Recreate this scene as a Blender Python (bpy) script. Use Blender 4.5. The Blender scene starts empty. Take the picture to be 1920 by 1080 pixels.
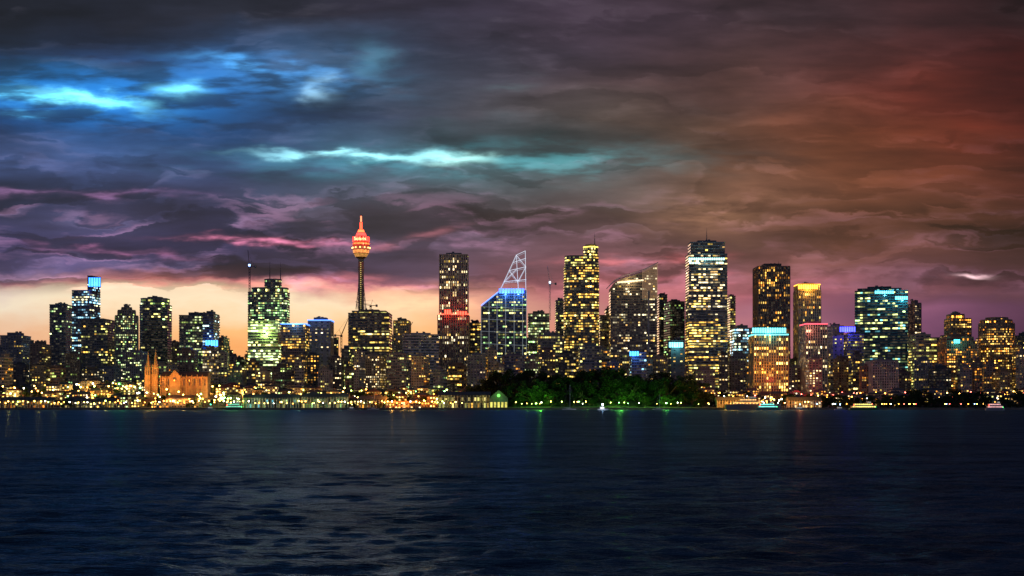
import bpy, math, random
import numpy as np
from mathutils import Vector, Matrix
random.seed(7); np.random.seed(7)
R=random.Random(11)
F=2500.0; CAMH=8.0; HY=755.0
def X(px,d): return (px-960)/F*d
def Z(py,d): return CAMH+(HY-py)/F*d
def lin(c):
    return tuple(((v/255)/12.92 if v/255<=0.04045 else ((v/255+0.055)/1.055)**2.4) for v in c)
sc=bpy.context.scene
sc.view_settings.view_transform='Standard'; sc.view_settings.look='None'; sc.view_settings.exposure=0
COL=sc.collection
# ---------------------------------------------------------------- node helper
class NT:
    def __init__(s,nt): s.nt=nt; s.N=nt.nodes; s.L=nt.links
    def put(s,inp,v):
        if isinstance(v,bpy.types.NodeSocket): s.L.new(v,inp)
        elif v is not None: inp.default_value=v
    def m(s,op,a,b=None,c=None,clamp=False):
        n=s.N.new('ShaderNodeMath'); n.operation=op; n.use_clamp=clamp
        s.put(n.inputs[0],a)
        if b is not None: s.put(n.inputs[1],b)
        if c is not None: s.put(n.inputs[2],c)
        return n.outputs[0]
    def vm(s,op,a,b,c=None):
        n=s.N.new('ShaderNodeVectorMath'); n.operation=op
        s.put(n.inputs[0],a); s.put(n.inputs[1],b)
        if c is not None: s.put(n.inputs[2],c)
        return n.outputs[0]
    def xyz(s,x,y,z):
        n=s.N.new('ShaderNodeCombineXYZ'); s.put(n.inputs[0],x);s.put(n.inputs[1],y);s.put(n.inputs[2],z); return n.outputs[0]
    def noise(s,vec,scale=1,detail=4,rough=.5,dist=0):
        n=s.N.new('ShaderNodeTexNoise'); s.put(n.inputs['Vector'],vec)
        n.inputs['Scale'].default_value=scale;n.inputs['Detail'].default_value=detail
        n.inputs['Roughness'].default_value=rough;n.inputs['Distortion'].default_value=dist
        return n.outputs['Fac']
    def rng(s,v,a,b,c,d,smooth=False):
        n=s.N.new('ShaderNodeMapRange'); n.clamp=True
        if smooth: n.interpolation_type='SMOOTHSTEP'
        s.put(n.inputs['Value'],v)
        for i,k in enumerate(('From Min','From Max','To Min','To Max')): n.inputs[k].default_value=(a,b,c,d)[i]
        return n.outputs['Result']
    def ramp(s,f,stops,interp='LINEAR'):
        n=s.N.new('ShaderNodeValToRGB'); cr=n.color_ramp; cr.interpolation=interp
        while len(cr.elements)<len(stops): cr.elements.new(0.5)
        for e,(p,c) in zip(cr.elements,stops): e.position=p
        for e,(p,c) in zip(cr.elements,stops): e.position=p; e.color=(*c,1)
        s.put(n.inputs[0],f); return n.outputs[0]
    def mix(s,f,a,b,mode='MIX'):
        n=s.N.new('ShaderNodeMix'); n.data_type='RGBA'; n.blend_type=mode; n.clamp_result=False; n.clamp_factor=True
        s.put(n.inputs[0],f)
        for i,v in ((6,a),(7,b)):
            if isinstance(v,tuple): v=(*v,1) if len(v)==3 else v
            s.put(n.inputs[i],v)
        return n.outputs[2]
# ---------------------------------------------------------------- sky
w=bpy.data.worlds.new("World"); sc.world=w; w.use_nodes=True
T=NT(w.node_tree); T.N.clear()
tc=T.N.new('ShaderNodeTexCoord'); sp=T.N.new('ShaderNodeSeparateXYZ'); T.L.new(tc.outputs['Generated'],sp.inputs[0])
DEG=57.29578
az=T.m('MULTIPLY',T.m('ARCTAN2',sp.outputs[0],sp.outputs[1]),DEG)
el0=T.m('MULTIPLY',T.m('ARCSINE',sp.outputs[2]),DEG)
az2=T.m('MINIMUM',T.m('MULTIPLY',az,az),600.0)
el=T.m('MULTIPLY',el0,T.m('MULTIPLY_ADD',az2,0.00016,1.0))
def AZ(px): return math.degrees(math.atan((px-960)/F))
def EL(py): return math.degrees(math.atan((HY-py)/F))
AE=T.xyz(az,el,0.0)
def nvec(a,b,z,base=None): return T.vm('MULTIPLY_ADD',AE if base is None else base,(a,b,0),(0,0,z))
W1=T.m('SUBTRACT',T.noise(nvec(.12,.30,0.0),1,2,.45),.5); W2=T.m('SUBTRACT',T.noise(nvec(.11,.34,7.3),1,2,.45),.5)
BL=T.m('SUBTRACT',T.noise(nvec(.40,.95,21.7),1,5,.55),.5)
azw=T.m('MULTIPLY_ADD',W1,5.0,az)
hz=T.rng(el,3.6,7.0,.28,1.0)
elw=T.m('MULTIPLY_ADD',T.m('MULTIPLY',W2,hz),2.8,el)
elw=T.m('MULTIPLY_ADD',T.m('MULTIPLY',BL,T.rng(el,5.0,9.0,1.6,.9)),1.0,elw)
rows=[
 (700,[(0,(205,120,85)),(440,(246,152,82)),(800,(240,150,82)),(1000,(196,108,82)),(1400,(150,85,98)),(1750,(84,50,78)),(1920,(60,35,60))]),
 (625,[(0,(232,182,145)),(440,(255,192,126)),(700,(255,202,142)),(800,(252,186,122)),(920,(230,154,122)),(1130,(212,136,122)),(1400,(190,120,130)),(1600,(128,74,106)),(1750,(112,68,102)),(1920,(76,44,76))]),
 (578,[(0,(240,222,196)),(200,(255,234,198)),(600,(255,228,190)),(780,(253,212,166)),(900,(225,165,140)),(1150,(190,122,122)),(1400,(166,104,124)),(1600,(118,72,98)),(1750,(138,84,116)),(1920,(90,54,82))]),
 (552,[(0,(225,205,192)),(200,(250,224,192)),(420,(252,216,180)),(520,(215,168,155)),(700,(250,196,160)),(850,(195,134,128)),(1150,(190,112,118)),(1400,(156,90,108)),(1700,(116,70,94)),(1920,(90,55,72))]),
 (534,[(0,(106,90,124)),(120,(156,118,132)),(300,(214,130,128)),(480,(86,68,98)),(640,(144,88,104)),(850,(112,78,96)),(1150,(184,106,116)),(1400,(156,88,100)),(1700,(102,64,80)),(1920,(80,48,62))]),
 (505,[(0,(70,66,106)),(180,(82,72,112)),(400,(62,56,90)),(640,(76,60,84)),(850,(94,70,90)),(1150,(156,100,110)),(1450,(140,86,88)),(1700,(108,66,70)),(1920,(74,44,48))]),
 (460,[(0,(54,54,100)),(200,(64,60,106)),(420,(68,64,108)),(600,(60,54,80)),(850,(80,64,82)),(1150,(120,84,90)),(1400,(128,86,78)),(1600,(122,74,60)),(1920,(70,38,36))]),
 (400,[(0,(58,60,98)),(200,(74,72,112)),(420,(60,62,96)),(600,(62,58,74)),(850,(78,66,76)),(1150,(102,78,74)),(1330,(140,98,78)),(1600,(118,70,50)),(1920,(70,34,28))]),
 (300,[(0,(54,72,114)),(200,(52,76,122)),(420,(46,70,110)),(600,(58,86,112)),(850,(74,104,112)),(1100,(74,86,90)),(1300,(94,72,60)),(1600,(122,68,44)),(1750,(106,50,32)),(1920,(72,28,20))]),
 (235,[(0,(28,64,112)),(200,(30,70,118)),(420,(32,64,108)),(600,(40,60,92)),(850,(64,68,82)),(1100,(84,72,68)),(1300,(94,68,56)),(1600,(116,60,38)),(1750,(100,38,24)),(1920,(68,20,14))]),
 (160,[(0,(28,84,128)),(200,(34,94,142)),(420,(38,82,130)),(600,(56,88,120)),(850,(58,62,78)),(1100,(78,62,66)),(1400,(92,60,54)),(1700,(94,38,28)),(1920,(74,16,12))]),
 (95,[(0,(26,40,62)),(200,(30,44,72)),(420,(38,62,96)),(600,(48,70,98)),(850,(54,54,72)),(1100,(70,56,68)),(1400,(80,54,56)),(1700,(78,38,36)),(1920,(66,18,16))]),
 (30,[(0,(28,31,44)),(200,(30,33,48)),(420,(38,40,54)),(600,(44,43,58)),(850,(56,49,66)),(1100,(62,48,62)),(1400,(62,44,50)),(1700,(56,31,33)),(1920,(44,19,21))]),
]
fa=T.m('DIVIDE',T.m('ADD',azw,24.0),48.0,clamp=True)
col=None; prev=None
for py,st in rows:
    r=T.ramp(fa,[((AZ(p)+24)/48,lin(c)) for p,c in st])
    e=EL(py)
    if col is None: col=r
    else: col=T.mix(T.rng(elw,prev,e,0,1),col,r)
    prev=e
AEW=T.xyz(azw,elw,0.0)
D=T.noise(nvec(.10,.50,3.1,AEW),1,4,.46)
D2=T.noise(nvec(.24,1.25,9.7),1,5,.54)
above=T.rng(elw,EL(560),EL(515),0,1)
f1=T.rng(D,.34,.66,.62,1.36)
f2=T.rng(D2,.32,.68,.72,1.27)
ff=T.m('MULTIPLY',f1,f2)
ff=T.m('ADD',T.m('MULTIPLY',T.m('SUBTRACT',ff,1.0),T.m('MULTIPLY_ADD',above,.92,.06)),1.0)
def scale(c,f): return T.vm('MULTIPLY',c,T.xyz(f,f,f))
def addc(f,c):
    global col
    col=T.vm('MULTIPLY_ADD',T.xyz(f,f,f),tuple(c),col)
col=scale(col,ff)
def layer(a,b,z,y0,y1,y2,y3,strength,shade,rimc):
    global col
    L_=T.noise(nvec(a,b,z,T.xyz(azw,T.m('MULTIPLY_ADD',BL,.7,elw),0.0)),1,4,.52)
    m_=T.m('MULTIPLY',T.rng(el,EL(y3),EL(y2),0,1,True),T.rng(el,EL(y1),EL(y0),1,0,True))
    body=T.rng(L_,.485,.54,0,1,True)
    k=T.m('MULTIPLY_ADD',T.m('MULTIPLY',body,m_),shade-1.0,1.0)
    rim=T.m('MULTIPLY',T.rng(L_,.41,.49,0,1,True),T.rng(L_,.49,.525,1,0,True))
    rim=T.m('MULTIPLY',rim,T.m('MULTIPLY',m_,T.rng(D2,.42,.62,.0,1,True)))
    rim=T.m('MULTIPLY',rim,T.m('MULTIPLY',T.rng(az,AZ(1500),AZ(800),.25,1.0),strength))
    col=scale(col,k); addc(rim,rimc)
layer(.10,.60,15.2,330,400,530,560,.7,.56,(.26,.12,.20))
layer(.15,.70,31.4,200,290,500,545,.2,.72,(.16,.13,.22))
layer(.09,.42,52.6,-400,0,200,330,.12,.76,(.14,.12,.14))
rim2=T.m('SUBTRACT',1.0,T.m('DIVIDE',T.m('ABSOLUTE',T.m('SUBTRACT',elw,EL(540))),.30),clamp=True)
rim2=T.m('MULTIPLY',rim2,T.m('MULTIPLY',T.rng(az,AZ(1900),AZ(1000),.08,1.0),T.rng(D2,.38,.6,0,1)))
addc(rim2,(.34,.10,.10))
# breaks in the cloud
BB=T.m('SUBTRACT',T.noise(nvec(.5,1.4,44.0),1,4,.5),.5)
azb=T.m('MULTIPLY_ADD',BB,2.6,az)
elb=T.m('MULTIPLY_ADD',BB,1.0,el); elb=T.m('MULTIPLY_ADD',W2,.5,elb)
texb=T.rng(T.noise(nvec(.38,1.9,5.5),1,4,.5),.38,.62,.15,1.45,True)
def blob(x,y,sx,sy,c,s,tilt=0.0,tex=True):
    k=.0229; sx*=k; sy*=k
    a=T.m('MULTIPLY_ADD',azb,1/sx,-AZ(x)/sx); b=T.m('MULTIPLY_ADD',elb,1/sy,-EL(y)/sy)
    if tilt: b=T.m('MULTIPLY_ADD',a,tilt*sx/sy,b)
    r=T.m('MULTIPLY_ADD',a,a,T.m('MULTIPLY',b,b))
    g=T.m('POWER',.3679,r)
    if tex: g=T.m('MULTIPLY',g,texb)
    addc(g,tuple(v*s for v in lin(c)))
blob(60,180,85,9,(110,225,255),1.3,.05)
blob(175,184,75,10,(125,232,255),1.8,.16,False)
blob(110,182,230,42,(16,105,185),.95,.08)
blob(45,214,38,8,(90,190,235),.9)
blob(335,166,40,11,(120,220,255),1.4,0,False)
blob(320,160,150,40,(25,95,165),.8)
blob(455,118,90,9,(70,150,210),.7,.12)
blob(480,135,130,32,(45,105,165),.7,.05)
blob(598,168,22,18,(160,210,235),.75,0,False)
blob(570,145,90,28,(60,120,175),.6,.1)
blob(695,110,34,24,(75,140,165),.45,0,False)
blob(720,150,70,24,(45,90,115),.4,.3)
blob(620,288,110,6,(150,220,230),1.1,.03)
blob(740,294,110,6,(160,230,230),.8,.0,False)
blob(860,298,60,9,(180,245,238),1.1,0,False)
blob(820,302,330,24,(42,115,128),.8)
blob(1060,305,150,26,(55,112,112),.6)
blob(960,160,40,12,(60,100,100),.25)
blob(130,362,150,6,(160,110,160),.7,.02)
blob(70,300,180,22,(60,80,130),.35)
blob(1824,521,26,4,(255,210,215),1.2,0,False)
blob(1330,400,110,34,(130,92,70),.45,-.1)
blob(480,450,150,5,(235,130,165),.9,.03)
blob(200,470,110,5,(190,115,160),.8,.08)
blob(770,446,70,6,(200,115,125),.5,-.22)
blob(400,540,260,8,(250,125,115),.5)
blob(660,524,70,7,(210,110,110),.4)
blob(820,562,110,22,(250,170,120),.35)
blob(1180,488,130,8,(225,110,115),.6,-.03)
blob(1350,520,150,7,(190,95,110),.4)
back=T.rng(T.m('ABSOLUTE',az),35,80,0,1,True)
col=T.mix(back,col,lin((84,92,126)))
zen=T.rng(el0,18,40,0,1,True)
col=T.mix(zen,col,lin((44,54,78)))
below=T.rng(el0,-2,-.2,1,0)
col=T.mix(below,col,lin((20,26,38)))
sky=T.N.new('ShaderNodeTexSky'); sky.sky_type='NISHITA'; sky.sun_disc=False
sky.sun_elevation=math.radians(-2.0); sky.sun_rotation=math.radians(-8)
bg=T.N.new('ShaderNodeBackground'); bg.inputs[1].default_value=1.0; T.L.new(col,bg.inputs[0])
bg2=T.N.new('ShaderNodeBackground'); bg2.inputs[1].default_value=0.03; T.L.new(sky.outputs[0],bg2.inputs[0])
ad=T.N.new('ShaderNodeAddShader'); T.L.new(bg.outputs[0],ad.inputs[0]); T.L.new(bg2.outputs[0],ad.inputs[1])
wo=T.N.new('ShaderNodeOutputWorld'); T.L.new(ad.outputs[0],wo.inputs[0])
w.cycles.sampling_method='MANUAL'; w.cycles.sample_map_resolution=512
# ---------------------------------------------------------------- materials
def newmat(name):
    m=bpy.data.materials.new(name); m.use_nodes=True; t=NT(m.node_tree); b=t.N['Principled BSDF']; return m,t,b
def attr(t,name='tint'):
    n=t.N.new('ShaderNodeAttribute'); n.attribute_name=name; return n.outputs['Color']
def objco(t):
    n=t.N.new('ShaderNodeTexCoord'); return n.outputs['Object']
def mwall():
    m,t,b=newmat('facade_wall'); f=t.noise(objco(t),.12,4,.6); f=t.rng(f,.3,.7,.6,1.25)
    f2=t.rng(t.noise(objco(t),.9,2,.6),.3,.7,.85,1.12); f=t.m('MULTIPLY',f,f2)
    t.L.new(t.vm('MULTIPLY',attr(t),t.xyz(f,f,f)),b.inputs['Base Color']); b.inputs['Roughness'].default_value=.75
    return m
def mwin():
    m,t,b=newmat('window_glass'); b.inputs['Base Color'].default_value=(.02,.025,.03,1); b.inputs['Roughness'].default_value=.18
    f=t.rng(t.noise(objco(t),.35,2,.6),.3,.7,.5,1.5)
    t.L.new(t.vm('MULTIPLY',attr(t),t.xyz(f,f,f)),b.inputs['Emission Color']); b.inputs['Emission Strength'].default_value=1.0
    m.cycles.emission_sampling='NONE'; return m
def mglow():
    m,t,b=newmat('lit_sign_and_glow'); b.inputs['Base Color'].default_value=(.3,.3,.3,1)  # emits its tint: signs, lamps, and beams with lamplight put in as glow
    t.L.new(attr(t),b.inputs['Emission Color']); b.inputs['Emission Strength'].default_value=1.0; m.cycles.emission_sampling='NONE'; return m
def mmetal():
    m,t,b=newmat('painted_metal'); t.L.new(attr(t),b.inputs['Base Color']); b.inputs['Roughness'].default_value=.45; b.inputs['Metallic'].default_value=.3
    return m
def mroof():
    m,t,b=newmat('roofing'); f=t.rng(t.noise(objco(t),.5,4,.6),.3,.7,.6,1.3)
    t.L.new(t.vm('MULTIPLY',attr(t),t.xyz(f,f,f)),b.inputs['Base Color']); b.inputs['Roughness'].default_value=.85; return m
MATS=[mwall(),mwin(),mglow(),mmetal(),mroof()]
WALL,WIN,GLOW,METAL,ROOF=range(5)
class Bd:
    def __init__(s): s.v=[];s.f=[];s.m=[];s.c=[]
    def face(s,pts,mat,c):
        i=len(s.v); s.v.extend([tuple(p) for p in pts]); s.f.append(tuple(range(i,i+len(pts)))); s.m.append(mat); s.c.append(c)
    def box(s,cx,cy,z0,z1,wx,wy,mat,c,rot=0):
        ca,sa=math.cos(rot),math.sin(rot)
        fp=[(cx+a*ca-b*sa,cy+a*sa+b*ca) for a,b in((-wx/2,-wy/2),(wx/2,-wy/2),(wx/2,wy/2),(-wx/2,wy/2))]
        s.prism(fp,z0,z1,mat,c)
    def prism(s,fp,z0,z1,mat,c,topmat=None,topc=None):
        n=len(fp)
        for i in range(n):
            a=fp[i];b=fp[(i+1)%n]; s.face([(a[0],a[1],z0),(b[0],b[1],z0),(b[0],b[1],z1),(a[0],a[1],z1)],mat,c)
        s.face([(p[0],p[1],z1) for p in fp],mat if topmat is None else topmat,c if topc is None else topc)
        s.face([(p[0],p[1],z0) for p in reversed(fp)],mat,c)
    def beam(s,a,b,t,mat,c,t2=None):
        a=Vector(a);b=Vector(b);d=(b-a).normalized(); t2=t if t2 is None else t2
        u=d.cross(Vector((0,1,0))); 
        if u.length<1e-3: u=d.cross(Vector((1,0,0)))
        u.normalize(); v=d.cross(u)
        A=[a+u*x*t/2+v*y*t/2 for x,y in((-1,-1),(1,-1),(1,1),(-1,1))]
        B=[b+u*x*t2/2+v*y*t2/2 for x,y in((-1,-1),(1,-1),(1,1),(-1,1))]
        for i in range(4):
            j=(i+1)%4; s.face([A[i],A[j],B[j],B[i]],mat,c)
        s.face(A[::-1],mat,c); s.face(B,mat,c)
    def rings(s,cx,cy,prof,n,mat,c):
        for k in range(len(prof)-1):
            p=prof[k];q=prof[k+1]; mm=q[2] if len(q)>2 else mat; cc=q[3] if len(q)>3 else c
            for i in range(n):
                a=2*math.pi*i/n;b=2*math.pi*(i+1)/n
                s.face([(cx+p[0]*math.cos(a),cy+p[0]*math.sin(a),p[1]),(cx+p[0]*math.cos(b),cy+p[0]*math.sin(b),p[1]),
                        (cx+q[0]*math.cos(b),cy+q[0]*math.sin(b),q[1]),(cx+q[0]*math.cos(a),cy+q[0]*math.sin(a),q[1])],mm,cc)
    def make(s,name,origin=None):
        o0=Vector(origin) if origin is not None else Vector(s.v[0])
        me=bpy.data.meshes.new(name)
        me.from_pydata([tuple(Vector(p)-o0) for p in s.v],[],s.f)
        for m in MATS: me.materials.append(m)
        me.polygons.foreach_set('material_index',s.m)
        a=me.attributes.new('tint','FLOAT_COLOR','FACE')
        a.data.foreach_set('color',np.array([(c[0],c[1],c[2],1) for c in s.c],dtype=np.float32).ravel())
        me.update()
        o=bpy.data.objects.new(name,me); o.location=o0; COL.objects.link(o); return o
# ---------------------------------------------------------------- terrain
def shore(x): return 1500+8*math.sin(x/170.0)+5*math.sin(x/61.0+1)
def ground(x,y):
    t=(y-shore(x)); 
    if t<0: return 1.6
    s=min(1,max(0,(t-25)/420)); s=s*s*(3-2*s)
    left=1/(1+math.exp((x+250)/90))
    h=1.6+s*(22+14*left)
    h+=17*math.exp(-((x-92)/150)**2-((y-1640)/80)**2)
    h+=10*left*math.exp(-((x+430)/160)**2-((y-1680)/110)**2)
    return h
def build_ground():
    xs=np.concatenate([[-30000,-9000,-4000,-2200],np.arange(-1400,1401,14),[2200,4000,9000,30000]])
    offs=[0,0.4,6,14,25]+list(range(40,520,15))+list(range(540,1200,60))+[2000,5000,12000,30000]
    vs=[];fs=[]
    for j,o in enumerate(offs):
        for x in xs:
            y=shore(x)+o
            z=-3 if j==0 else ground(x,y)
            vs.append((x,y,z))
    n=len(xs)
    for j in range(len(offs)-1):
        for i in range(n-1):
            a=j*n+i; fs.append((a,a+1,a+n+1,a+n))
    me=bpy.data.meshes.new('ground'); me.from_pydata(vs,[],fs)
    m,t,b=newmat('ground_cover'); oc=objco(t)
    f=t.noise(oc,.02,8,.6); c=t.ramp(f,[(.35,(.03,.045,.02)),(.5,(.05,.05,.045)),(.65,(.10,.09,.07))])
    t.L.new(c,b.inputs['Base Color']); b.inputs['Roughness'].default_value=.95
    me.materials.append(m); o=bpy.data.objects.new('ground',me); COL.objects.link(o)
    B=Bd()
    xx=-1000
    while xx<1000:
        a=(xx,shore(xx));b_=(xx+10,shore(xx+10))
        B.prism([(a[0],a[1]-1.2),(b_[0],b_[1]-1.2),(b_[0],b_[1]+.3),(a[0],a[1]+.3)],-2,1.9,WALL,(.2,.16,.12))
        B.prism([(a[0],a[1]-1.4),(b_[0],b_[1]-1.4),(b_[0],b_[1]+.5),(a[0],a[1]+.5)],1.902,2.25,WALL,(.3,.26,.2))
        xx+=10
    B.make('seawall')
build_ground()
# ---------------------------------------------------------------- water
def build_water():
    rng=np.random.RandomState(3)
    d=[-400,-100,0,20]; y=30.0
    while y<1515: d.append(y); y*=1.0060 if y<500 else 1.010
    d+= [1520]
    d=np.array(d); 
    t=np.concatenate([[-400,-60,-12,-3,-1.2],np.linspace(-.56,.56,640),[1.2,3,12,60,400]])
    DD,TT=np.meshgrid(d,t,indexing='ij')
    Xx=TT*np.maximum(DD,45.0); Yy=DD.copy()
    Zz=np.zeros_like(Xx)
    sp=np.maximum(np.maximum(DD,45)*.0018,np.where(DD<500,DD*.006,DD*.01)*.8)
    for k in range(90):
        lam=.9*(8/.9)**rng.rand(); ang=math.radians(-80+rng.randn()*42)
        kx,ky=math.cos(ang)*2*math.pi/lam,math.sin(ang)*2*math.pi/lam
        amp=.0068*lam**.72*(.5+rng.rand())
        fade=np.clip((lam/sp-2.5)/3,0,1)
        px_=rng.rand(4)
        env=.65+.35*np.sin(Xx*.03*(1+px_[0])+px_[1]*6)*np.sin(Yy*.05*(1+px_[2])+px_[3]*6)
        Zz+=amp*fade*env*np.sin(kx*Xx+ky*Yy+rng.rand()*6.28+.9*np.sin(Xx*.13+Yy*.09+k))
    edge=(np.abs(TT)<.6)&(DD>20)&(DD<1490)
    Zz=Zz*edge
    n=len(t); rows_=len(d)
    co=np.stack([Xx,Yy,Zz],-1).reshape(-1,3)
    me=bpy.data.meshes.new('harbor_water')
    idx=np.arange(rows_*n).reshape(rows_,n)
    q=np.stack([idx[:-1,:-1],idx[:-1,1:],idx[1:,1:],idx[1:,:-1]],-1).reshape(-1,4)
    me.vertices.add(len(co)); me.vertices.foreach_set('co',co.ravel())
    me.loops.add(q.size); me.loops.foreach_set('vertex_index',q.ravel())
    me.polygons.add(len(q)); me.polygons.foreach_set('loop_start',np.arange(0,q.size,4)); me.polygons.foreach_set('loop_total',np.full(len(q),4))
    me.polygons.foreach_set('use_smooth',np.ones(len(q),dtype=bool))
    me.update(); me.validate()
    m,t_,b=newmat('sea_water'); t_.N.remove(b); g=t_.N.new('ShaderNodeNewGeometry')
    def mp(a,b_):
        q_=t_.N.new('ShaderNodeMapping'); q_.inputs['Scale'].default_value=(a,b_,1); t_.L.new(g.outputs['Position'],q_.inputs['Vector']); return q_.outputs[0]
    n1=t_.noise(mp(.5,1.1),1.1,4,.6,.2)
    n2=t_.noise(mp(.020,.06),1,4,.6,.3)
    n3=t_.noise(mp(.11,.30),1,5,.62,.2)
    nn=t_.m('MULTIPLY_ADD',n3,3.6,n1)
    bp=t_.N.new('ShaderNodeBump'); bp.inputs['Strength'].default_value=1.0; bp.inputs['Distance'].default_value=.32; t_.L.new(nn,bp.inputs['Height'])
    c=t_.ramp(t_.m('MULTIPLY_ADD',n3,.6,t_.m('MULTIPLY',n2,.4)),[(.42,(.010,.024,.040)),(.58,(.038,.082,.125))])
    df=t_.N.new('ShaderNodeBsdfDiffuse'); t_.L.new(c,df.inputs['Color']); t_.L.new(bp.outputs[0],df.inputs['Normal'])
    gl=t_.N.new('ShaderNodeBsdfGlossy'); gl.inputs['Color'].default_value=(.24,.44,.62,1); gl.inputs['Roughness'].default_value=.28; t_.L.new(bp.outputs[0],gl.inputs['Normal'])
    fr=t_.N.new('ShaderNodeFresnel'); fr.inputs['IOR'].default_value=1.33; t_.L.new(bp.outputs[0],fr.inputs['Normal'])
    ms=t_.N.new('ShaderNodeMixShader'); t_.L.new(t_.m('MULTIPLY',fr.outputs[0],t_.rng(n2,.35,.65,.5,.8)),ms.inputs[0]); t_.L.new(df.outputs[0],ms.inputs[1]); t_.L.new(gl.outputs[0],ms.inputs[2])
    t_.L.new(ms.outputs[0],t_.N['Material Output'].inputs[0])
    me.materials.append(m)
    o=bpy.data.objects.new('harbor_water',me); COL.objects.link(o)
build_water()
# ---------------------------------------------------------------- buildings
PAL={'yel':[(1,.66,.12),(1,.80,.26),(.9,.85,.22),(1,.52,.08)],
 'grn':[(.65,.9,.2),(1,.85,.25),(.45,.85,.3),(.85,1,.45)],
 'cool':[(.6,.92,1),(.7,1,.75),(1,.92,.5),(.35,.75,1)],
 'org':[(1,.38,.04),(1,.5,.08),(1,.62,.14),(1,.32,.03)],
 'teal':[(.3,.9,.75),(.9,.95,.3),(.2,.7,.85),(.7,1,.4)],
 'warm':[(1,.74,.36),(1,.58,.18),(1,.85,.5),(1,.66,.12)]}
STY={'off':(3.9,3.2,.80,.52),'band':(4.0,3.6,.97,.50),'apt':(3.3,4.0,.5,.48),'vert':(3.9,3.2,.5,.80),'apt2':(3.3,3.0,.62,.5),'blank':(5,8,.3,.3)}
SG=1.35
def tier(B,fp,z0,z1,style,wall,pal,p,s,topf=None,parapet=True,relief=True,rim=None):
    n=len(fp)
    if topf is None: B.prism(fp,z0,z1,WALL,wall,ROOF,(.06,.06,.065))
    fh,bay,fw,fhh=STY[style]
    fh*=R.uniform(.94,1.06)
    nf=max(1,int((z1-z0)/fh)); fh=(z1-z0)/nf
    fl=[]
    for i in range(nf):
        r=R.random(); fl.append(min(.95,p*1.9) if r<.15 else (p*.12 if r<.36 else p*.95))
    basecol=R.choice(PAL[pal])
    for i in range(n):
        a=Vector(fp[i]);b=Vector(fp[(i+1)%n]); e=b-a; L=e.length
        if L<2: continue
        e.normalize(); nrm=Vector((e.y,-e.x))
        if nrm.y>.25: continue
        nb=max(1,int(round(L/bay))); bw=L/nb
        pbay=[R.uniform(.5,1.5) for _ in range(nb)]
        for f in range(nf):
            za=z0+f*fh+fh*(1-fhh)*.55; zb=za+fh*fhh
            lit=False; fcol=R.choice(PAL[pal]) if R.random()<.4 else basecol
            fs=R.uniform(.35,1.3)
            for k in range(nb):
                u0=(k+(1-fw)/2)*bw; u1=(k+1-(1-fw)/2)*bw
                if topf is not None and (zb>min(topf(u0/L),topf(u1/L))-1): continue
                if k==0 or R.random()<.6: lit=R.random()<fl[f]*pbay[k]
                if lit:
                    c=fcol if R.random()<.7 else R.choice(PAL[pal]); q=SG*s*fs*(.10+R.random()**2.6*3.0)
                    c=(c[0]*q,c[1]*q,c[2]*q)
                else:
                    q=R.random()**3*.06; c=(q,q*.8,q*.5)
                o=nrm*.12
                B.face([(a.x+e.x*u0+o.x,a.y+e.y*u0+o.y,za),(a.x+e.x*u1+o.x,a.y+e.y*u1+o.y,za),
                        (a.x+e.x*u1+o.x,a.y+e.y*u1+o.y,zb),(a.x+e.x*u0+o.x,a.y+e.y*u0+o.y,zb)],WIN,c)
        if relief and topf is None:
            wc=tuple(min(.6,x*1.25) for x in wall)
            if style=='vert' or style=='apt2':
                for k in range(nb+1):
                    pnt=a+e*(k*bw)+nrm*.3; B.box(pnt.x,pnt.y,z0,z1-.3,.8,.9,WALL,wc,math.atan2(e.y,e.x))
            elif style in('band','off'):
                ang=math.atan2(e.y,e.x)
                for f in range(nf):
                    mid=(a+b)/2+nrm*.25; zz=z0+f*fh
                    B.box(mid.x,mid.y,zz,zz+fh*(1-fhh)*.5,L-.1,.6,WALL,wc,ang)
            elif style=='apt':
                ang=math.atan2(e.y,e.x)
                for k in range(0,nb,3):
                    for f in range(1,nf):
                        pnt=a+e*((k+.5)*bw)+nrm*.7; B.box(pnt.x,pnt.y,z0+f*fh-.1,z0+f*fh+.25,bw*.9,1.4,WALL,wc,ang)
    if topf is None and parapet:
        for i in range(n):
            a=Vector(fp[i]);b=Vector(fp[(i+1)%n]); L=(b-a).length
            e=(b-a).normalized(); mid=(a+b)/2+Vector((e.y,-e.x))*.2
            B.box(mid.x,mid.y,z1-.2,z1+1.3,L+.35,.5,WALL if rim is None else GLOW,wall if rim is None else rim,math.atan2(e.y,e.x))
def fit(x0,x1,d,depth,rot=0,sides=4,chamfer=0):
    w=(x1-x0)/F*d*.9; cx=X((x0+x1)/2,d)
    def gen(w,cx):
        if sides>4:
            pts=[(w/2*math.cos(2*math.pi*(i+.5)/sides),depth/2*math.sin(2*math.pi*(i+.5)/sides)) for i in range(sides)]
        elif chamfer:
            c=chamfer;h=depth/2;k=w/2
            pts=[(-k+c,-h),(k-c,-h),(k,-h+c),(k,h-c),(k-c,h),(-k+c,h),(-k,h-c),(-k,-h+c)]
        else: pts=[(-w/2,-depth/2),(w/2,-depth/2),(w/2,depth/2),(-w/2,depth/2)]
        ca,sa=math.cos(rot),math.sin(rot)
        pts=[(x*ca-y*sa,x*sa+y*ca) for x,y in pts]; my=min(p[1] for p in pts)
        return [(cx+x,d+y-my) for x,y in pts]
    for _ in range(8):
        fp=gen(w,cx); pr=[960+p[0]/p[1]*F for p in fp]; lo,hi=min(pr),max(pr)
        w=max(4,w+((x1-x0)-(hi-lo))/F*d); cx+=((x0+x1)/2-(lo+hi)/2)/F*d
    return gen(w,cx)
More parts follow.
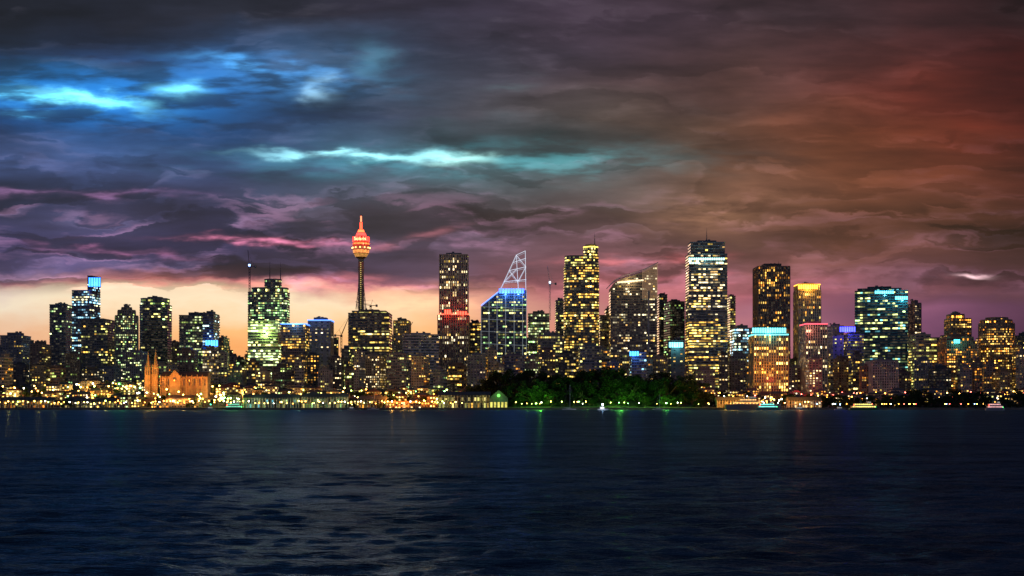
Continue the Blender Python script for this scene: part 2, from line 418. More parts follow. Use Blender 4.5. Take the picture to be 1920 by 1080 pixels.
def inset(fp,k):
    cx=sum(p[0] for p in fp)/len(fp);cy=sum(p[1] for p in fp)/len(fp)
    return [(cx+(p[0]-cx)*k,cy+(p[1]-cy)*k) for p in fp]
def plant(B,fp,z,h,c=(.12,.12,.12),k=.55):
    g=inset(fp,k); B.prism(g,z,z+h,WALL,c,ROOF,(.05,.05,.05))
    cx=sum(p[0] for p in g)/len(g);cy=sum(p[1] for p in g)/len(g)
    for _ in range(3):
        px=cx+R.uniform(-6,6);py=cy+R.uniform(-5,5); B.box(px,py,z+h,z+h+R.uniform(1,2.5),R.uniform(2,4),R.uniform(2,4),METAL,(.2,.2,.2))
def mast(B,x,y,z0,z1,t=1.4):
    B.beam((x,y,z0),(x,y,z0+(z1-z0)*.55),t,METAL,(.12,.12,.13),t*.7); B.beam((x,y,z0+(z1-z0)*.55),(x,y,z1),t*.55,METAL,(.12,.12,.13),.25)
def plraw(x,y,z,c,p,r=.5,name='flood_and_halo_light'):
    L=bpy.data.lights.new(name,'POINT'); L.color=c; L.energy=p; L.shadow_soft_size=r
    o=bpy.data.objects.new(name,L); o.location=(x,y,z); COL.objects.link(o)
GREY=(.24,.24,.26);BEI=(.40,.34,.26);DARK=(.08,.09,.10);BRN=(.24,.16,.12);WHT=(.55,.54,.52)
def bld(name,tiers,d,style='off',wall=GREY,pal='yel',p=.35,s=1.0,depth=38,rot=0,sides=4,chamfer=0,plantroom=True,antennas=(),rim=None,signs=(),wash=None):
    B=Bd(); zprev=None
    for i,tt in enumerate(tiers):
        x0,x1,yt=tt[:3]; dd=d+i*4
        fp=fit(x0,x1,dd,depth-8*i if depth>22 else depth-3*i,math.radians(rot),sides,chamfer)
        z1=Z(yt,dd)
        if zprev is None:
            z0=min(ground(q[0],q[1]) for q in fp)-2; org=(sum(q[0] for q in fp)/len(fp),sum(q[1] for q in fp)/len(fp),z0)
        else: z0=zprev
        kw=tt[3] if len(tt)>3 else {}
        tier(B,fp,z0,z1,kw.get('style',style),kw.get('wall',wall),kw.get('pal',pal),kw.get('p',p),kw.get('s',s),rim=kw.get('rim',rim if i==len(tiers)-1 else None))
        zprev=z1; last=fp
    if plantroom: plant(B,last,zprev,R.uniform(3,6),tuple(x*.7 for x in wall))
    cx=sum(q[0] for q in last)/len(last);cy=sum(q[1] for q in last)/len(last)
    for ax,ay in antennas: mast(B,X(ax,cy),cy,zprev,Z(ay,cy))
    for sg in signs:
        sx0,sx1,sy0,sy1,c=sg[:5]
        ds=d-1.4; xa,xb=X(sx0,ds),X(sx1,ds); za,zb=Z(sy1,ds),Z(sy0,ds)
        B.box((xa+xb)/2,ds+.3,za,zb,xb-xa,.9,METAL,(.03,.03,.03))
        n=max(3,int((xb-xa)/3.2)); wv=(xb-xa)/n
        for k in range(n):
            x_=xa+(k+.5)*wv; B.box(x_,ds-.4,za+(zb-za)*.08,zb-(zb-za)*.08,wv*.74,.4,GLOW,c)
        if len(sg)>5:
            mx=max(c); plraw((xa+xb)/2,ds-7,(za+zb)/2-3,tuple(v/mx for v in c),sg[5]*.7,.3)  # added lamp: spills sign colour on the facade in place of a halo
    if wash:
        wx,wy,wc,wp=wash; plraw(X(wx,d-8),d-8,Z(wy,d-8),wc,wp,.4)
    B.make(name,org); return B
RED=(5,.25,.12)
bld('apartment_building',[(0,58,630)],1950,'apt',GREY,'yel',.12)
bld('apartment_building',[(56,96,646)],1900,'apt',BRN,'yel',.2)
bld('office_tower',[(93,138,572)],2100,'off',(.14,.15,.18),'grn',.2)
bld('office_tower',[(135,188,545),(164,188,518)],2080,'off',(.14,.19,.24),'cool',.5,1.1,signs=((166,189,519,539,(.15,.9,6),30000),),plantroom=False,rot=-8)
bld('office_building',[(152,216,600)],2000,'off',(.18,.19,.18),'yel',.25)
bld('apartment_tower',[(216,259,592),(221,254,582),(228,247,577)],1960,'apt2',(.24,.24,.2),'grn',.5,1.0,sides=12,depth=32)
bld('office_tower',[(262,322,572),(264,318,560)],2050,'band',(.20,.22,.21),'grn',.25,chamfer=6)
bld('office_building',[(336,412,592)],1980,'off',(.18,.19,.18),'grn',.42,1.1,rot=10)
bld('office_building',[(380,411,589)],1940,'off',(.12,.13,.17),'cool',.25,signs=((385,409,637,650,(.2,1.3,6),30000),))
bld('apartment_building',[(410,430,634)],1900,'apt',DARK,'yel',.2)
bld('office_tower',[(465,543,548,{'p':.42}),(472,541,540),(496,528,524,{'wall':(.2,.2,.2)})],2050,'off',(.2,.25,.18),'grn',.55,1.2,chamfer=7,antennas=((506,490),(526,492)),plantroom=False)
bld('office_building',[(465,528,602)],1960,'band',(.35,.4,.25),'grn',.85,1.6,depth=30,plantroom=False,wash=(497,625,(.7,1,.3),25000))
bld('office_building',[(527,580,608)],1930,'off',BRN,'yel',.5,1.1,rim=(.2,.7,5),plantroom=False,wash=(553,604,(.1,.4,1),20000))
bld('office_building',[(577,626,601)],2000,'blank',(.32,.32,.36),'warm',.25,rim=(.25,.7,3),plantroom=True)
bld('office_tower',[(653,735,588),(660,728,584)],1990,'band',(.22,.18,.13),'yel',.45,.9,depth=50)
bld('apartment_building',[(738,770,602)],1980,'apt2',(.4,.34,.18),'yel',.5,.8)
bld('office_building',[(755,823,628)],1900,'band',WHT,'warm',.10,rot=6)
bld('office_tower',[(821,880,590,{'wall':(.3,.24,.18),'rim':(3,.4,.2)}),(824,878,478)],2000,'vert',(.48,.38,.28),'warm',.34,.9,signs=((833,846,580,590,RED,10000),(856,876,583,591,RED,9000)))
bld('office_building',[(878,904,606)],2080,'off',DARK,'yel',.3)
bld('office_building',[(990,1030,589)],2050,'off',(.28,.32,.26),'grn',.5,1.0)
bld('office_building',[(1008,1058,630)],1950,'off',BEI,'yel',.5,.9)
bld('office_tower',[(1041,1060,564)],2150,'off',GREY,'yel',.2)
bld('office_tower',[(1057,1123,500),(1059,1122,480),(1094,1121,463,{'p':.9,'s':2,'pal':'yel','rim':(3,2.2,.3)}),(1098,1118,459)],2000,'off',(.21,.20,.16),'yel',.6,1.15,chamfer=8,antennas=((1115,437),),plantroom=False)
bld('office_building',[(1122,1150,592),(1134,1150,580)],2060,'off',BEI,'yel',.4)
bld('office_tower',[(1231,1251,553)],2120,'off',DARK,'yel',.12)
bld('office_tower',[(1245,1284,566)],2060,'off',(.11,.11,.10),'grn',.25,rot=8)
bld('office_tower',[(1285,1364,592,{'p':.75,'pal':'yel','s':1.2}),(1285.5,1363.5,477,{'p':.48,'pal':'warm'}),(1290,1359,455,{'p':.05})],1980,'band',(.24,.26,.28),'warm',.5,1.1,antennas=((1325,428),),depth=46,signs=((1291,1359,483,488,(1.2,2.5,2.4),6000),(1292,1312,491,495,(1.5,2.5,2)),(1342,1357,491,495,(1.5,2.5,2)),))
bld('office_building',[(1362,1379,556)],2140,'off',BEI,'yel',.4)
bld('office_building',[(1369,1412,616)],1960,'off',(.4,.38,.3),'cool',.7,1.3)
bld('office_tower',[(1412,1481,500)],2040,'vert',(.26,.17,.12),'org',.28,.8,depth=44,antennas=((1460,490),))
bld('hotel_building',[(1404,1478,628)],1800,'vert',(.42,.32,.18),'org',.75,1.6,depth=40,rim=(.3,2.2,2.5),signs=((1410,1474,614,625,(.4,3.0,3.3),16000),))
bld('office_tower',[(1488,1539,545),(1489,1538,534,{'rim':(4,1.5,.1)})],2060,'vert',(.55,.48,.38),'org',.4,.9,signs=((1496,1534,533,543,(4,1.6,.15),24000),))
bld('apartment_tower',[(1500,1551,608)],1860,'vert',(.55,.44,.38),'warm',.4,1.1,rim=(2.5,.2,.3),wash=(1520,620,(1,.3,.22),5000))
bld('office_building',[(1550,1582,612)],1900,'blank',(.36,.33,.42),'yel',.2)
bld('office_building',[(1578,1620,628)],1880,'off',GREY,'yel',.3,signs=((1574,1604,612,623,(.25,.3,6),26000),))
bld('office_tower',[(1603,1702,545,{}),(1608,1690,541)],2020,'band',(.07,.15,.16),'teal',.34,1.0,depth=34,rot=-14,signs=((1640,1676,545,551,(.4,3.0,4),18000),(1678,1702,555,562,(.4,3.0,4),18000)))
bld('apartment_tower',[(1702,1727,569)],2120,'apt2',(.3,.2,.18),'warm',.35)
bld('office_building',[(1703,1761,634),(1706,1745,628)],1900,'band',(.42,.38,.25),'yel',.4,.8)
bld('apartment_building',[(1622,1684,678)],1760,'apt2',(.36,.36,.36),'warm',.15,.7)
bld('apartment_tower',[(1771,1821,598),(1775,1808,590)],2000,'apt2',(.42,.26,.14),'org',.65,1.5,depth=30)
bld('apartment_tower',[(1759,1832,640),(1762,1825,633)],1860,'apt2',(.42,.26,.14),'org',.6,1.5,signs=((1788,1800,636,644,(.3,3,3.2),4000),))
bld('apartment_tower',[(1835,1902,606),(1838,1898,600),(1848,1890,596)],1900,'apt2',(.36,.24,.13),'org',.65,1.6,sides=14,depth=44,plantroom=False)
bld('apartment_building',[(1898,1930,650)],1850,'apt',BRN,'org',.5)
bld('office_building',[(1252,1284,640)],1820,'blank',DARK,'yel',.3,signs=((1254,1281,641,652,(.6,2.8,3),14000),))
bld('office_building',[(1180,1212,662)],1800,'off',GREY,'cool',.3,signs=((1180,1198,658,668,(.2,1.4,6),12000),))
bld('office_building',[(1085,1128,650)],1850,'off',GREY,'yel',.25)
bld('office_building',[(640,660,655)],1850,'off',DARK,'yel',.2)

def profile_tower(name,prof,ybase_d,depth,wall,style,pal,p,s,extra=None):
    d=ybase_d; pts=[(X(x,d),Z(y,d)) for x,y in prof]
    x0,x1=pts[0][0],pts[-1][0]; z0=ground((x0+x1)/2,d)-2
    def top(u):
        x=x0+(x1-x0)*u
        for (xa,za),(xb,zb) in zip(pts[:-1],pts[1:]):
            if xa<=x<=xb+1e-6: return za+(zb-za)*((x-xa)/max(1e-6,xb-xa))
        return pts[-1][1]
    B=Bd()
    fr=[(x0,d,z0),(x1,d,z0)]+[(x,d,z) for x,z in pts[::-1]]
    bk=[(x,d+depth,z) for x,_,z in fr]
    B.face(fr,WALL,wall); B.face(bk[::-1],WALL,wall); n=len(fr)
    for i in range(n):
        j=(i+1)%n; B.face([fr[j],fr[i],bk[i],bk[j]],WALL if i in(0,1,n-1) else METAL,wall)
    zt=max(z for _,z in pts)
    tier(B,[(x0,d),(x1,d),(x1,d+.01),(x0,d+.01)],z0,zt,style,wall,pal,p,s,topf=top)
    for xx,zz,nx in((x0,pts[0][1],-1),(x1,pts[-1][1],1)):
        fp=[(xx,d),(xx,d+depth)] if nx>0 else [(xx,d+depth),(xx,d)]
        a,b=fp
        tier(B,[a,b,(b[0]-nx*.01,b[1]),(a[0]-nx*.01,a[1])],z0,zz,style,wall,pal,p,s,topf=lambda u,zz=zz:zz)
    if extra: extra(B,d,top)
    B.make(name,((x0+x1)/2,d+depth/2,z0))
def crown1(B,d,top):
    wl=(.62,.66,.78)  # lattice beams emit this, standing in for lamps lighting them
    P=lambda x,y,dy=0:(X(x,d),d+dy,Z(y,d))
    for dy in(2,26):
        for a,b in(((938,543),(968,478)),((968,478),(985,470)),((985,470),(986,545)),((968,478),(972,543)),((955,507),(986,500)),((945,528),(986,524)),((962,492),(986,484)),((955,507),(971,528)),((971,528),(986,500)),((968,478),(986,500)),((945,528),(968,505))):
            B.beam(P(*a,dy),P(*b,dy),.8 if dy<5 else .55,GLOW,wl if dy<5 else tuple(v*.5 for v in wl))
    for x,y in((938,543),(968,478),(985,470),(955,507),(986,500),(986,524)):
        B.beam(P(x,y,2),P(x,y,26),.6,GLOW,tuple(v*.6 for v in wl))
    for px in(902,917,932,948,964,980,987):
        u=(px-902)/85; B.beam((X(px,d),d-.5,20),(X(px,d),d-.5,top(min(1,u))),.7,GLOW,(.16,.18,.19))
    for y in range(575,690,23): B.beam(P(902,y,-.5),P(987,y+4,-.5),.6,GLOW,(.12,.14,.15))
    for k in range(9):
        x=938+k*5.3; B.box(X(x,d),d-1,Z(550,d),Z(541,d),3.4,.6,GLOW,(.15,.5,7))
    B.beam(P(902,573,-1),P(935,547,-1),1.2,GLOW,(.3,.7,3))
    plraw(X(948,d),d-7,Z(552,d),(.08,.3,1),16000); plraw(X(972,d),d-7,Z(552,d),(.08,.3,1),16000); plraw(X(965,d),d+12,Z(535,d),(.7,.8,1),9000)  # blue pair added to spread the sign's halo over the facade
profile_tower('office_tower',[(902,575),(935,546),(987,544)],1960,40,(.10,.13,.16),'off','grn',.42,1.0,crown1)
def crown2(B,d,top):
    P=lambda x,y,dy=0:(X(x,d),d+dy,Z(y,d))
    pts=[(1140,538),(1152,526),(1166,518),(1184,513),(1208,505),(1234,492)]
    for a,b in zip(pts[:-1],pts[1:]): 
        B.beam(P(*a,-.6),P(*b,-.6),1.1,METAL,(.5,.5,.5)); B.beam(P(*a,34),P(*b,34),1.1,METAL,(.5,.5,.5))
    for k in range(14):
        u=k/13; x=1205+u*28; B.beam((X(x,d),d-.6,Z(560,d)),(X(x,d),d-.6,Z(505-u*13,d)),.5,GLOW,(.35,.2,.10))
    for k in range(9): B.box(X(1160+k*5.5,d),d-.8,Z(531-k*.5,d),Z(528-k*.5,d),4,.4,GLOW,(1.6,1.2,.7))
    B.beam(P(1216,545,-1),P(1216,660,-1),3,WALL,(.4,.38,.34))
    plraw(X(1180,d),d-8,Z(530,d),(1,.7,.35),9000)
profile_tower('office_tower',[(1145,540),(1152,530),(1166,522),(1184,517),(1208,509),(1232,496)],1990,36,(.28,.24,.18),'off','warm',.40,.8,crown2)

def obs_tower():
    d=2200;B=Bd();cx,cy=X(677,d),d
    z=lambda y:Z(y,d)
    B.rings(cx,cy,[(5.0,20),(4.6,z(486))],16,WALL,(.35,.31,.18))
    for i in range(24):
        a=2*math.pi*i/24; b=a+1.6
        B.beam((cx+9*math.cos(a),cy+9*math.sin(a),z(580)),(cx+5.0*math.cos(b),cy+5.0*math.sin(b),z(500)),.35,METAL,(.35,.33,.25))
    for k in range(26):
        zz=z(586)+(z(490)-z(586))*k/26
        B.box(cx,cy-5.0,zz,zz+1.0,1.6,.5,GLOW,(.8,.6,.14))
    g=(.35,.22,.12)
    B.rings(cx,cy,[(4.6,z(486)),(9,z(482),METAL,g),(12.0,z(476),WIN,(.5,.22,.05)),(13,z(475)),(13.6,z(469),WIN,(1.2,.4,.1)),(14,z(468)),(14,z(463),WIN,(.5,.12,.05)),(13.8,z(459)),(13.2,z(456),WIN,(1.6,.45,.1)),(12,z(454)),(11.5,z(444),METAL,(.12,.02,.02)),(9,z(443)),(7.5,z(437),GLOW,(3,.14,.1)),(6,z(436)),(4.5,z(431),GLOW,(4,.5,.12)),(2.4,z(430)),(2.0,z(417),GLOW,(4,.25,.08)),(1.4,z(416)),(1.2,z(405),GLOW,(3,.6,.25)),(.3,z(402))],24,WALL,(.3,.18,.12))
    for i in range(12):
        a=2*math.pi*i/12
        B.box(cx+13.6*math.cos(a),cy+13.6*math.sin(a),z(470),z(456),.8,.8,METAL,g)
        B.box(cx+14.6*math.cos(a),cy+14.6*math.sin(a),z(466),z(464),1.6,1.6,GLOW,(6,3,.8))
    for k in range(16):
        a=2*math.pi*k/16; B.box(cx+12.6*math.cos(a),cy+12.6*math.sin(a),z(453.5),z(444.5),2.6,2.6,GLOW,(3.2,.10,.06),a)
    o=B.make('observation_tower',(cx,cy,20))
    for a in(-1,1): plraw(cx+a*14,cy-22,z(450),(1,.07,.04),26000)
    cu=bpy.data.curves.new('sign_lettering','FONT'); cu.body='Solaris'; cu.size=7.5; cu.extrude=.15; cu.align_x='CENTER'
    m_,t,b=newmat('neon'); b.inputs['Emission Color'].default_value=(1,.55,.2,1); b.inputs['Emission Strength'].default_value=3
    cu.materials.append(m_)
    t_=bpy.data.objects.new('sign_lettering',cu); COL.objects.link(t_); t_.parent=o; t_.rotation_euler=(math.pi/2,0,0)
    t_.location=(0,-14.6,z(452)-20)
obs_tower()
# ---------------------------------------------------------------- filler city blocks
px=-40
while px<1960:
    wd=R.uniform(18,46); d=R.uniform(2050,2300)
    yt=R.uniform(628,676)
    if 420<px<468 or 615<px<655: yt=R.uniform(664,682); wd=20
    bld(R.choice(['office_building','apartment_building']),[(px,px+wd,yt)],d,R.choice(['off','apt','apt2','band']),R.choice([GREY,BEI,DARK,BRN,DARK]),R.choice(['yel','grn','warm','yel']),R.uniform(.15,.45),R.uniform(.6,1.1),depth=28,rot=R.uniform(-20,20))
    px+=wd*R.uniform(.55,.95)
px=-40
while px<1960:
    wd=R.uniform(18,44); d=R.uniform(1760,1900); yt=R.uniform(655,700)
    if 1340<px<1500: d=R.uniform(1830,1900)
    if 425<px<465 or 620<px<655: yt=R.uniform(676,700)
    pal=R.choice(['yel','grn','warm','org'])
    if px>1340: pal=R.choice(['org','yel','warm'])
    bld(R.choice(['apartment_building','office_building']),[(px,px+wd,yt)],d,R.choice(['off','apt','apt2','apt']),R.choice([GREY,BEI,BRN,DARK]),pal,R.uniform(.15,.45),R.uniform(.6,1.2),depth=20,rot=R.uniform(-25,25))
    px+=wd*R.uniform(.7,1.2)
# ---------------------------------------------------------------- houses on the slope
def house(name,x,y,wx,wy,h,wall,roof,lit,rot,pal='yel',s=1.2):
    z=ground(x,y)-1; B=Bd(); ca,sa=math.cos(rot),math.sin(rot)
    W=lambda a,b,c:(x+a*ca-b*sa,y+a*sa+b*ca,z+c)
    B.prism([W(-wx/2,-wy/2,0)[:2],W(wx/2,-wy/2,0)[:2],W(wx/2,wy/2,0)[:2],W(-wx/2,wy/2,0)[:2]],z,z+h,WALL,wall)
    o=.6; rh=min(wx,wy)*.28; k=wx/2-wy*.35 if wx>wy else 0.5
    e=[W(-wx/2-o,-wy/2-o,h+.01),W(wx/2+o,-wy/2-o,h+.01),W(wx/2+o,wy/2+o,h+.01),W(-wx/2-o,wy/2+o,h+.01)]
    r0,r1=W(-k,0,h+rh),W(k,0,h+rh)
    B.face([e[0],e[1],r1,r0],ROOF,roof);B.face([e[1],e[2],r1],ROOF,roof);B.face([e[2],e[3],r0,r1],ROOF,roof);B.face([e[3],e[0],r0],ROOF,roof);B.face(e[::-1],ROOF,roof)
    cxx=W(k*.5,1,0); B.box(cxx[0],cxx[1],z+h,z+h+rh+1.3,1,1.2,WALL,(.25,.12,.08),rot)
    nf=max(1,int(h/3.2))
    for f in range(nf):
        n=max(2,int(wx/3))
        for i in range(n):
            u=-wx/2+(i+.5)*wx/n
            l=R.random()<lit; c=R.choice(PAL[pal]) if l else (0,0,0); q=s*R.uniform(.4,2.2); c=(c[0]*q,c[1]*q,c[2]*q)
            hh=1.5; z0=f*3.2+1.0; y_=-wy/2-.1
            B.face([W(u-.85,y_,z0),W(u+.85,y_,z0),W(u+.85,y_,z0+hh),W(u-.85,y_,z0+hh)],WIN,c)
            B.face([W(u-1.05,y_+.05,z0-.25),W(u+1.05,y_+.05,z0-.25),W(u+1.05,y_+.05,z0+hh+.2),W(u-1.05,y_+.05,z0+hh+.2)],WALL,tuple(min(.7,q*1.4) for q in wall))
        n=max(2,int(wy/3.5))
        for sgn in(-1,1):
            for i in range(n):
                v=-wy/2+(i+.5)*wy/n; l=R.random()<lit*.8; c=R.choice(PAL[pal]) if l else (0,0,0); q=s*R.uniform(.4,1.8); c=(c[0]*q,c[1]*q,c[2]*q)
                xx=sgn*(wx/2+.08); z0=f*3.2+1
                B.face([W(xx,v-.7,z0),W(xx,v+.7,z0),W(xx,v+.7,z0+1.4),W(xx,v-.7,z0+1.4)],WIN,c)
    B.make(name,(x,y,z))
HW=[(.4,.36,.28),(.3,.2,.14),(.45,.43,.4),(.25,.13,.09),(.35,.3,.22)]
HR=[(.16,.06,.04),(.08,.08,.09),(.12,.07,.05),(.05,.05,.06)]
for i in range(200):
    px=R.uniform(-30,900); d=R.choice([1525,1550,1580,1615,1650,1690,1730])+R.uniform(-8,8)
    if 820<px<960 and d<1600: continue
    if 300<px<390 and d<1560: continue
    if 250<px<400 and 1585<d<1690: continue
    if 450<px<660 and d<1545: continue
    hh=6.5 if 250<px<400 and d<1600 else R.choice([6.5,6.5,9.7,12.9])
    house('terrace_house',X(px,d),d,R.uniform(9,20),R.uniform(8,12),hh,R.choice(HW),R.choice(HR),R.uniform(.3,.7),R.uniform(-.3,.3),R.choice(['yel','grn','org','warm','yel']),2.0)
for i in range(65):
    px=R.uniform(1320,1930); d=R.uniform(1620,1740)
    house('terrace_house',X(px,d),d,R.uniform(10,22),R.uniform(8,12),R.choice([6.5,9.7,12.9]),R.choice(HW),R.choice(HR),R.uniform(.3,.6),R.uniform(-.3,.3),R.choice(['org','warm','yel']),1.9)
house('sandstone_building',X(345,1530),1530,38,14,11,(.45,.36,.24),(.1,.07,.06),.4,0,'org')
house('sandstone_building',X(1300,1700),1700,34,14,16,(.4,.32,.2),(.2,.06,.04),.5,.1,'org')
def wharf(name,x0,x1,d,h,wall,glow,n,s=1.0):
    B=Bd(); xa,xb=X(x0,d),X(x1,d); z=1.6
    B.box((xa+xb)/2,d+9,z,z+h,xb-xa,14,WALL,wall)
    r=(.07,.08,.08); yb,yf=d+16.8,d+.2; zr=z+h
    mid=(yb+yf)/2
    B.face([(xa-1,yf,zr),(xb+1,yf,zr),(xb+1,mid,zr+4),(xa-1,mid,zr+4)],ROOF,r); B.face([(xb+1,yb,zr),(xa-1,yb,zr),(xa-1,mid,zr+4),(xb+1,mid,zr+4)],ROOF,r)
    B.face([(xa-1,yf,zr),(xa-1,mid,zr+4),(xa-1,yb,zr)],WALL,wall);B.face([(xb+1,yf,zr),(xb+1,yb,zr),(xb+1,mid,zr+4)],WALL,wall)
    B.face([(xa-1,yb,zr),(xb+1,yb,zr),(xb+1,yf,zr),(xa-1,yf,zr)],ROOF,r)
    for i in range(n+1):
        x=xa+(xb-xa)*i/n; B.box(x,d+.8,z,zr-.02,.7,.7,WALL,(.5,.48,.42))
        if i<n:
            q=s*R.uniform(.2,1.3); xm=x+(xb-xa)/n/2; ww=(xb-xa)/n*.55
            for (za,zb) in((.5,h*.40),(h*.56,h*.82)):
                c=R.choice(glow); k=q*R.choice([0.02,.1,.4,1.2]); B.face([(xm-ww/2,d+1.9,z+za),(xm+ww/2,d+1.9,z+za),(xm+ww/2,d+1.9,z+zb),(xm-ww/2,d+1.9,z+zb)],WIN,(c[0]*k,c[1]*k,c[2]*k))
    B.box((xa+xb)/2,d+.4,.6,1.55,xb-xa+4,3,WALL,(.2,.17,.13))
    B.make(name,((xa+xb)/2,d+9,z))
wharf('wharf_building',822,918,1512,15,(.16,.14,.10),PAL['yel'],16,1.0)
wharf('wharf_building',456,560,1514,12,(.2,.22,.19),PAL['teal'],20,.9)
wharf('wharf_building',566,652,1518,13,(.2,.19,.13),PAL['grn'],16,1.0)
wharf('wharf_building',120,240,1516,8,(.2,.18,.12),PAL['yel'],22,1.4)
wharf('wharf_building',0,100,1518,9,(.16,.16,.12),PAL['org'],18,1.4)
wharf('wharf_building',672,722,1516,10,(.16,.16,.12),PAL['org'],9,1.3)
wharf('wharf_building',1345,1395,1522,9,(.3,.24,.16),PAL['org'],10,1.6)
wharf('wharf_building',1480,1540,1524,9,(.3,.24,.2),PAL['warm'],12,1.2)
def gable():
    d=1508;B=Bd();xa,xb=X(918,d),X(952,d);z=1.6;h=12;xm=(xa+xb)/2
    w_=(.28,.28,.22);r=(.08,.08,.08)
    B.box(xm,d+10,z,z+h,xb-xa,20,WALL,w_)
    for y in(d-.02,d+20.02): B.face([(xa,y,z+h),(xb,y,z+h),(xm,y,z+h+9)],WALL,w_)
    for s_ in(0,1):
        xe=(xa-1) if s_==0 else (xb+1); B.face([(xe,d-1,z+h-.8),(xe,d+21,z+h-.8),(xm,d+21,z+h+9.6),(xm,d-1,z+h+9.6)],ROOF,r)
    for i in range(5):
        x=xa+(xb-xa)*(i+.5)/5; B.face([(x-1.2,d-.1,z+1),(x+1.2,d-.1,z+1),(x+1.2,d-.1,z+7),(x-1.2,d-.1,z+7)],WIN,(.9,.8,.15))
    n=14; cz=z+h+2.5; B.face([(xm+1.8*math.cos(6.283*i/n),d-.14,cz+1.8*math.sin(6.283*i/n)) for i in range(n)],GLOW,(.3,1.6,.2))
    B.make('boat_shed',(xm,d+10,z))
gable()
def cathedral():
    d=1630;B=Bd();g=ground(X(320,d),d)-1; st=(.40,.27,.16);rf=(.08,.06,.05)
    xa,xb=X(300,d),X(388,d); zb=Z(714,d); zt=Z(706,d)
    g=min(g,zb-2)
    B.box((xa+xb)/2,d+12,g,zt,xb-xa,18,WALL,st)
    mid=d+12
    B.face([(xa,d+2.5,zt),(xb,d+2.5,zt),(xb,mid,zt+6),(xa,mid,zt+6)],ROOF,rf);B.face([(xb,d+21.5,zt),(xa,d+21.5,zt),(xa,mid,zt+6),(xb,mid,zt+6)],ROOF,rf)
    B.face([(xb,d+3,zt),(xb,d+21,zt),(xb,mid,zt+6)],WALL,st)
    for i in range(9):
        x=xa+(xb-xa)*(i+.5)/9; B.box(x-3,d+2,g,zt-2,1.3,2.4,WALL,st); B.rings(x-3,d+2,[(.9,zt-2),(.05,zt+3)],4,WALL,st)
        B.face([(x-.8,d+2.85,zt-11),(x+.8,d+2.85,zt-11),(x+.8,d+2.85,zt-4),(x,d+2.85,zt-2),(x-.8,d+2.85,zt-4)],WIN,(.12,.05,.02))
    tx0,tx1=X(318,d),X(338,d); B.box((tx0+tx1)/2,d+7,g,zt+1,tx1-tx0,16,WALL,st)
    B.face([(tx0,d-1.05,zt+1),(tx1,d-1.05,zt+1),((tx0+tx1)/2,d-1.05,zt+8)],WALL,st)
    n=14;xm=(tx0+tx1)/2; B.face([(xm+2.2*math.cos(6.283*i/n),d-1.12,zt-3+2.2*math.sin(6.283*i/n)) for i in range(n)],WIN,(.1,.04,.02))
    for s_ in(tx0,tx1): B.face([(s_,d-1,zt+1),((tx0+tx1)/2,d-1,zt+8),((tx0+tx1)/2,d+12,zt+8),(s_,d+12,zt+1)],ROOF,rf)
    for pxs,yt,ys in((276,691,658),(290,689,655)):
        x=X(pxs,d); w_=5.6; zz=Z(yt,d)
        B.box(x,d+4,g,zz,w_,w_,WALL,st)
        for a in(-1,1):
            for b in(-1,1):
                B.box(x+a*w_/2,d+4+b*w_/2,g,zz+1,1.1,1.1,WALL,st); B.rings(x+a*w_/2,d+4+b*w_/2,[(.8,zz+1),(.05,zz+5)],4,WALL,st)
        B.rings(x,d+4,[(2.8,zz),(.15,Z(ys,d))],8,WALL,st)
        for q in(-1.2,1.2): B.face([(x+q-.5,d+1.1,zz-8),(x+q+.5,d+1.1,zz-8),(x+q+.5,d+1.1,zz-3),(x+q,d+1.1,zz-1.5),(x+q-.5,d+1.1,zz-3)],WIN,(.05,.02,.01))
        B.box(x,d+.8,zz-10.5,zz-9.9,w_+.6,.6,WALL,st)
    B.box(X(283,d),d+7,g,Z(702,d),5,8,WALL,st)
    B.make('cathedral',(X(330,d),d+10,g))
cathedral()
# ---------------------------------------------------------------- cranes
def crane(px,ybase,ytop,d,jib,jl,c=(.3,.28,.25),light=None):
    B=Bd();x=X(px,d);z0=Z(ybase,d);z1=Z(ytop,d);w_=2.0
    for a in(-1,1):
        for b in(-1,1): B.beam((x+a*w_/2,d+b*w_/2,z0),(x+a*w_/2,d+b*w_/2,z1),.45,METAL,c)
    n=int((z1-z0)/4); 
    for i in range(n):
        a=z0+(z1-z0)*i/n;b=z0+(z1-z0)*(i+1)/n; s_=1 if i%2 else -1
        for y in(-w_/2,w_/2): B.beam((x-s_*w_/2,d+y,a),(x+s_*w_/2,d+y,b),.3,METAL,c)
    B.box(x,d,z1,z1+3,3.2,3.2,METAL,c)
    j=math.radians(jib); ex,ez=x+math.cos(j)*jl,z1+2+math.sin(j)*jl
    B.beam((x,d-.8,z1+2),(ex,d,ez),.65,METAL,c);B.beam((x,d+.8,z1+2),(ex,d,ez),.65,METAL,c);B.beam((x,d,z1+4),(ex,d,ez),.5,METAL,c)
    bx=x-math.copysign(9,math.cos(j)); B.beam((x,d,z1+2),(bx,d,z1+3),1.0,METAL,c); B.box(bx,d,z1+.5,z1+4,3,2.5,METAL,(.2,.2,.2))
    B.beam((x,d,z1+2),(x-math.copysign(3,math.cos(j)),d,z1+11),.4,METAL,c); B.beam((x-math.copysign(3,math.cos(j)),d,z1+11),(ex,d,ez),.18,METAL,c)
    B.beam((x-math.copysign(3,math.cos(j)),d,z1+11),(bx,d,z1+4),.2,METAL,c)
    if light: B.box(x,d-1.8,z1+3,z1+6,2.8,1.2,GLOW,light)
    B.make('tower_crane',(x,d,z0))
crane(468,600,503,2040,96,26,(.08,.08,.12),(1.5,2.5,6))
crane(1031,600,535,2080,98,28,(.6,.5,.5),(2,2.5,3))
crane(695,590,576,2010,165,24,(.12,.10,.06))
crane(640,662,632,1960,68,32,(.10,.04,.03))
crane(757,662,636,1880,60,26,(.2,.2,.2))
